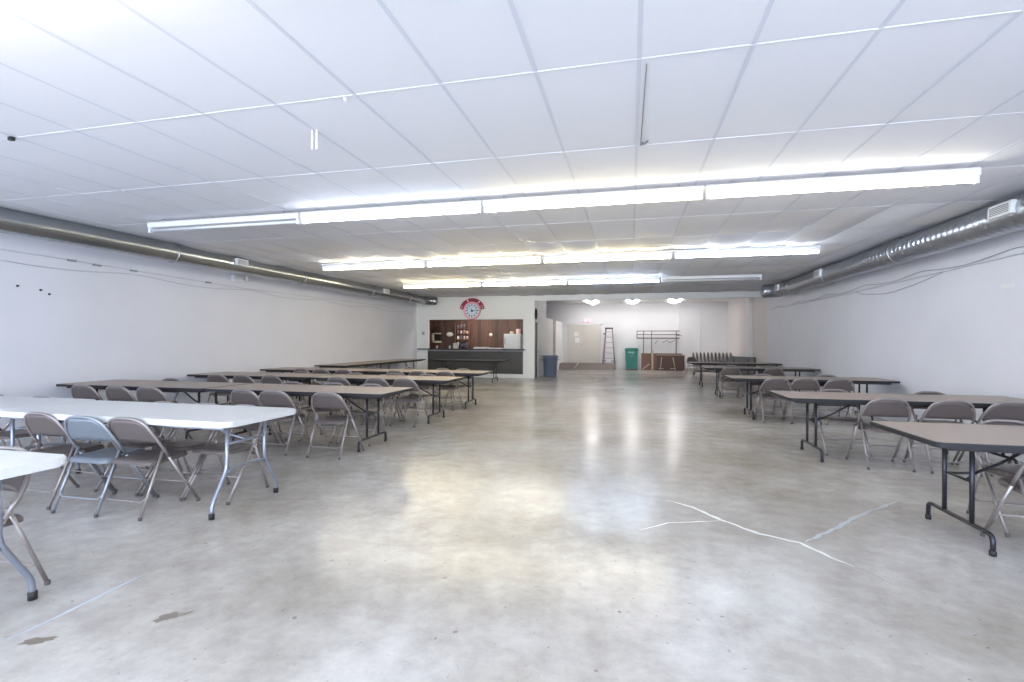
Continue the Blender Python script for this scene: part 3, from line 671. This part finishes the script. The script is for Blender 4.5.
for i in range(12):
    a = 2 * PI * i / 12; MB().box((.215 * math.cos(a), -.052, .215 * math.sin(a)), (.075, .006, .032), 0, Matrix.Rotation(-a, 3, 'Y')).build('hour_mark', BLACK, k_)
MB().box((.07, -.058, -.005), (.17, .005, .022), 0).build('hand', BLACK, k_); MB().box((-.02, -.060, .03), (.018, .005, .12), 0).build('hand', BLACK, k_)
MB().lathe([(.05, -.052), (.045, -.068), (.01, -.07)], (0, 0, -.01), 14, 'y').build('hub', TEAL, k_)
# dark curved plaque beside the brown door, small thermostat
tag(MB().tube([(XS + .02, 18.6 + .13 * math.cos(a), 2.46 + .19 * math.sin(a)) for a in [2 * PI * i / 24 for i in range(24)]], .03, 8, closed=True).build('ring_plaque', BLACK), 'dark oval ring plaque above the brown side door', 'plaque')
tag(MB().bb((-8.12, YC - .03, 1.66), (-8.02, YC, 1.78), .005).build('thermostat', GREYTRIM), 'small grey thermostat on wall at corner by serving opening', 'thermostat')

# ------------------------------------------------------------------ bins
def barrel(x, y, z, r, m, label):
    o = tag(MB().lathe([(r * .82, 0), (r * .84, .02), (r * .97, z * .88), (r * 1.06, z * .89), (r * 1.06, z * .95), (r * 1.03, z), (r * .93, z), (r * .9, z * .9), (r * .8, .06)], (0, 0, 0), 28).build('trash_can', m), label, 'trash can')
    o.location = (x, y, 0)
    for s in (-1, 1): MB().box((s * r * 1.06, 0, z * .80), (.05, .14, .04), .012).build('handle', m, o)
    return o
barrel(-3.19, 19.95, .84, .31, BLUEBIN, 'slate blue round trash can standing by the kitchen side wall')
g = empty('recycling_bin', (0.03, 25.75, 0), 0, 'green wheeled recycling bin against the back wall', 'bin')
MB().prism([(-.26, .06), (.26, .06), (.31, .98), (-.31, .98)], -.3, .3, 'y', bev=.012).build('body', GREEN, g)
MB().prism([(-.34, .98), (.34, .98), (.33, 1.05), (.25, 1.1), (-.25, 1.1), (-.33, 1.05)], -.35, .34, 'y', bev=.01).build('lid', GREEN, g)
MB().tube([(-.25, .36, 1.0), (.25, .36, 1.0)], .018, 8).build('handle', GREEN, g)
for s in (-1, 1): MB().lathe([(.1, -.03), (.1, .03)], (s * .24, .28, .1), 16, 'x').build('wheel', BLACKR, g)
m_ = MB()
for i in range(3):
    a = 2 * PI * i / 3 + PI / 2
    p0, p1 = Vector((.085 * math.cos(a + .5), -.315, .76 + .085 * math.sin(a + .5))), Vector((.085 * math.cos(a + 1.6), -.315, .76 + .085 * math.sin(a + 1.6)))
    m_.tube([p0, p1], [.014, .014], 6)
m_.bb((-.16, -.312, .86), (.16, -.305, .92), .002)
m_.build('printed_mark', GREENL, g)

# ------------------------------------------------------------------ ramp, handrail, ladder, exit sign
tag(MB().prism([(24.75, 0.0), (25.15, .3), (26.19, .3), (26.19, 0.0)], -3.54, -.78, 'x').build('ramp', RAMP), 'low grey carpeted ramp platform below the cream double doors', 'ramp')
tag(MB().tube([(-2.78, 24.70, .02), (-2.5, 25.1, .44)], .03, 8).build('prop_board', CHIPL), 'pale wooden bar leaning on the front of the grey ramp', 'bar')
l = empty('step_ladder', (-1.09, 25.75, .3), 0, 'brown-red step ladder with dark top standing beside the double doors', 'ladder')
for s in (-1, 1):
    MB().tube([(s * .30, -.28, 0), (s * .16, .02, 1.78)], .028, 6).build('rail', LADR, l)
    MB().tube([(s * .26, .36, 0), (s * .15, .08, 1.74)], .018, 6).build('rear_rail', LADR, l)
for k in range(6):
    z = .27 + .27 * k; t_ = z / 1.78; MB().box((0, -.28 + .3 * t_, z), (2 * (.3 - .14 * t_), .08, .03), .004).build('step', RUNG, l)
MB().box((0, .05, 1.80), (.40, .26, .07), .012).build('top_cap', BLACK, l)
MB().box((-.22, 0, 1.52), (.12, .05, .06), .01).build('tool_hook', BLACK, l)
for s in (-1, 1): MB().tube([(s * .29, -.27, .16), (s * .12, -.24, .12)], .015, 6).build('spreader', BLACK, l)
e = tag(MB().bb((-2.42, YB - .06, 2.40), (-2.08, YB, 2.62), .006).build('exit_sign', EXITW), 'red lit EXIT sign above the cream double doors', 'sign')
def letters(word, x, z, h, y, m, parent, name):
    S = {'E': [(0, 0, 0, 1), (0, 1, 1, 1), (0, .5, .8, .5), (0, 0, 1, 0)], 'X': [(0, 0, 1, 1), (0, 1, 1, 0)], 'I': [(.5, 0, .5, 1)], 'T': [(0, 1, 1, 1), (.5, 0, .5, 1)]}
    mb = MB(); w_ = h * .5
    for i, c_ in enumerate(word):
        for x0, z0, x1, z1 in S[c_]:
            a, b2 = Vector((x + i * w_ * 1.35 + x0 * w_, y, z + z0 * h)), Vector((x + i * w_ * 1.35 + x1 * w_, y, z + z1 * h))
            mb.tube([a, b2], .012, 4)
    return mb.build(name, m, parent)
letters('EXIT', -2.385, 2.45, .12, YB - .064, EXITR, e, 'lettering')

# ------------------------------------------------------------------ steel rack and boards by the back wall
k2 = empty('steel_rack', (1.3, 25.9, 0), 0, 'brown-grey steel rail rack with three long rails by the back wall', 'rack')
for x in (-.68, -.29, .9): MB().tube([(x, 0, 0), (x, 0, 1.97)], .022, 8).build('post', RACKM, k2)
for z in (1.96, 1.78, 1.60): MB().tube([(-1.0, -.02, z), (1.05, -.02, z)], .02 if z > 1.7 else .028, 8).build('rail', RACKM, k2)
MB().tube([(-1.0, -.02, 1.6), (-1.0, -.02, 1.96)], .02, 8).build('end_bar', RACKM, k2)
MB().tube([(.9, -.02, 1.75), (1.15, -.02, 1.72)], .016, 8).build('bracket', RACKM, k2)
for x0, x1, z0, z1 in ((-.12, .02, 1.32, 1.5), (.25, .45, 1.38, 1.5), (.45, .6, 1.5, 1.36), (.6, .85, 1.38, 1.5)): MB().tube([(x0, -.02, z0), (x1, -.02, z1)], .014, 6).build('hook_wire', RACKM, k2)
MB().tube([(-.68, 0, .03), (-.68, -.4, .03)], .02, 8).tube([(-.29, 0, .03), (-.29, -.4, .03)], .02, 8).tube([(.9, 0, .03), (.9, -.4, .03)], .02, 8).build('foot', RACKM, k2)
o = tag(MB().box((0, 0, .42), (1.95, .05, .84), .004).build('brown_board', CHIP), 'big brown board leaning upright below the steel rack', 'board'); o.location = (1.48, 25.4, .01); o.rotation_euler = (-.10, 0, 0)
o = empty('leaning_table', (1.88, 25.05, 0), 0, 'brown folded table on its long edge before the brown board', 'table')
MB().box((0, .06, .40), (1.3, .035, .72), .004).build('tabletop', pm('dark_brown_board', (96, 74, 68), .6, var=.15, scale=12), o)
MB().box((0, .06, .775), (1.32, .05, .03), .004).build('edge', CHIPL, o)
for x in (-.45, .1): MB().tube([(x - .12, .02, .12), (x + .12, .02, .12)], .02, 6).build('foot_bar', CHIPL, o)
for x0, x1 in ((.10, .22), (-.42, -.50)): MB().tube([(x0, .02, .66), (x1, -.02, .02)], .02, 6).build('leg', CHIPL, o)
MB().tube([(.66, -.02, .0), (.64, .0, .8)], .025, 6).build('end_leg', CHIPL, o)
o = tag(MB().box((0, 0, .5), (.09, .05, .95), .004).build('wood_plank', CHIPL), 'pale plank standing against the brown board below rack', 'plank'); o.location = (1.03, 25.2, .02); o.rotation_euler = (-.12, 0, 0)
o = tag(MB().box((0, 0, .2), (.06, .05, .42), .004, Matrix.Rotation(.9, 3, 'Y')).build('wood_plank', CHIPL), 'short pale plank tilted low at the end of the brown board by green bin', 'plank'); o.location = (.72, 25.12, .0)

# ------------------------------------------------------------------ cart of folded chairs and a folded table beyond the last row
ct = empty('chair_cart', (3.35, 22.6, 0), 0, 'steel cart holding a line of folded chairs near back corner', 'cart')
MB().box((.12, -.2, .14), (1.75, .04, .04), .006).box((.12, .2, .14), (1.75, .04, .04), .006).build('base_rail', RACKM, ct)
for x in (-.74, .98): MB().box((x, 0, .14), (.04, .44, .04), .006).build('cross_rail', RACKM, ct)
MB().tube([(-.1, -.26, .14), (-.1, -.26, .62), (.9, -.26, .62), (.9, -.26, .14)], .018, 8, .05).build('front_rail', GST, ct)
for x in (-.7, .94):
    for y in (-.2, .2): MB().lathe([(.055, -.015), (.055, .015)], (x, y, .055), 14, 'x').build('caster', BLACKR, ct)
fc = make_chair(CH_TUBE, CH_PAN, None, folded=True); ftree = tree_of(fc); NF = 11
NTH = ('first', 'second', 'third', 'fourth', 'fifth', 'sixth', 'seventh', 'eighth', 'ninth', 'tenth', 'eleventh')
for k in range(NF):
    lab = 'folded brown chair in the chair cart, %s from the steel rack end' % NTH[k]; x = 2.72 + k * .15
    if k == 0: q = fc; q['label'] = lab
    else: q = dup(fc, (0, 0, 0), 0, lab, None, ftree)
    q['group'] = 'folded chairs on the cart'
    q.location = (x, 22.6 + R.uniform(-.03, .03), .165); q.rotation_mode = 'XYZ'; q.rotation_euler = (-.16, 0, PI / 2 + .0)
chair(2.55, 22.0, -1, 'open brown folding chair beside the cart of folded chairs', None, .5)
o = empty('leaning_table', (4.10, 20.2, 0), 0, 'dark grey folded table on its long edge near end of wall', 'table')
MB().box((0, 0, .46), (.9, .05, .8), .006, Matrix.Rotation(.04, 3, 'Y')).build('tabletop', pm('grey_laminate', (112, 108, 108), .5), o)
MB().box((.42, -.03, .46), (.05, .06, .78), .006).build('edge', BLACK, o)
for x in (-.3, .2): MB().tube([(x, -.045, .12), (x, -.045, .78)], .018, 6).build('leg', DKST, o)
o.rotation_euler = (0, 0, -.25)

# ------------------------------------------------------------------ things on walls and ceiling
def wire(name, pts, r, m, label): return tag(MB().tube(pts, r, 6, .3, 3).build(name, m), label, 'cable')
def sagline(x, y0, y1, z0, z1, n, sag, ph=0.0):
    P = []
    for i in range(n + 1):
        t_ = i / n; P.append((x, y0 + (y1 - y0) * t_, z0 + (z1 - z0) * t_ - sag * abs(math.sin(PI * (t_ * 6 + ph)))))
    return P
wire('wall_cable', [(XL + .02, -1, 2.66), (XL + .02, 5, 2.63), (XL + .02, 7, 2.60), (XL + .02, 9.3, 2.56), (XL + .02, 12, 2.58), (XL + .02, 18.2, 2.66)], .006, CABLE, 'pale cable running straight along wall under the duct, serving-counter side')
wire('wall_cable', sagline(XL + .02, 2, 18.0, 2.55, 2.56, 48, .09, .2), .007, CABLE, 'pale cable hanging in shallow loops along wall, serving-counter side')
wire('wall_conduit', [(XR - .02, 0, 2.46), (XR - .02, 7, 2.46), (XR - .02, 12, 2.44), (XR - .02, 18.2, 2.50)], .007, CABLE, 'thin pale conduit along wall opposite the white tables')
wire('wall_cable', sagline(XR - .02, 6.0, 17.8, 2.55, 2.54, 40, .07, .4), .005, CABLED, 'grey cable looping along wall opposite the white tables')
wire('wall_cable', [(XR - .015, 8.6, 2.45), (XR - .015, 9.2, 2.36), (XR - .015, 10.2, 2.28), (XR - .015, 11.2, 2.36), (XR - .015, 11.5, 2.44)], .005, CABLED, 'single grey cable loop hanging below conduit on wall opposite the white tables')
for k, (y, z) in enumerate(((5.11, 2.155), (5.39, 2.125), (5.50, 2.075))):
    tag(MB().lathe([(.016, 0), (.016, .008), (.009, .011), (.009, .025), (.004, .027)], (XL, y, z), 10, 'x').build('anchor_bolt', BLACK), ('dark anchor bolt on wall above white tables, first of three', 'dark anchor bolt on wall above white tables, middle of three', 'dark anchor bolt on wall above white tables, last of three')[k], 'bolt', 'anchor bolts on the wall')
for k, (y, z) in enumerate(((5.78, 2.615), (6.15, 2.60), (6.75, 2.595), (8.3, 2.575))):
    tag(MB().box((XL + .03, y, z), (.04, .12, .03), .006).build('cable_clip', CABLED), 'small grey clip on straight cable along the counter-side wall, %s from camera' % ORD[k], 'clip', 'clips on the straight cable')
em = empty('emergency_light', (XL, 9.05, 2.74), 0, 'white twin-head emergency light on wall under the duct', 'emergency light')
MB().bb((.0, -.13, -.07), (.08, .13, .07), .01).build('body', LIGHTW, em)
for s in (-1, 1):
    h_ = MB().lathe([(.03, 0), (.055, .05), (.06, .075), (.05, .08), (.01, .07)], (.07, s * .2, .02), 14, 'x').build('lamp_head', LIGHTW, em)
    MB().tube([(.05, s * .1, 0), (.08, s * .19, .02)], .012, 6).build('arm', GREYTRIM, em)
tag(MB().bb((XR - .015, 7.22, 2.07), (XR, 7.42, 2.13), .003).build('wall_plate_cover', LIGHTW), 'small white cover plate on wall opposite the white tables', 'plate')
# ceiling things
sd = empty('smoke_detector', (-1.59, 7.95, CZ(7.95) - .012), 0, 'round white smoke detector on ceiling between two rows of lights', 'smoke detector')
MB().lathe([(.075, 0), (.075, -.018), (.06, -.03), (.03, -.045), (.01, -.045)], (0, 0, 0), 24).build('body', OVALW, sd); MB().lathe([(.085, .002), (.085, -.006)], (0, 0, 0), 24).build('base', OVALW, sd)
tag(MB().box((-4.86, 2.93, CZ(2.93) - .018), (.045, .03, .03), .004).build('ceiling_sensor', BLACK), 'small black sensor on the ceiling tee near frame corner', 'sensor')
for k, (x, y) in enumerate(((-2.42, 3.38), (-2.38, 3.38))):
    tag(MB().box((x, y, CZ(y) - .075), (.012, .003, .15), 0).build('paper_strip', PAPER), ('white strip hanging from ceiling tile, serving-counter side of the pair', 'white strip hanging from ceiling tile, aisle side of the pair')[k], 'strip', 'white strips hanging from a tile')
tag(MB().tube([(.09, 4.22, CZ(4.2) - .005), (.07, 4.2, CZ(4.2) - .03), (.11, 4.16, CZ(4.2) - .035), (.13, 4.17, CZ(4.2) - .012)], .007, 6, .01).tube([(.075, 4.2, CZ(4.2) - .01), (.085, 3.0, CZ(3) - .010)], .004, 5).build('tee_gap_line', pm('gap_line_grey', (120, 116, 116), .5)), 'dark gap line along a ceiling tee with hooked end', 'gap')  # thin tube standing in for the dark gap between tile and tee
for k, (x, y) in enumerate(((-1.88, 2.98), (-1.70, 6.15), (2.7, 7.6), (2.4, 7.62))):
    tag(MB().lathe([(.014, 0), (.014, -.006), (.006, -.012), (.006, -.022), (.014, -.024), (.014, -.026)], (x, y, CZ(y)), 10).build('sprinkler_head', LIGHTW), 'small white sprinkler head on ceiling ' + ('before the first row of lights', 'just behind first row of lights', 'between first two light rows, duct side of the pair', 'between first two light rows, aisle side of the pair')[k], 'sprinkler', 'sprinkler heads on the ceiling')
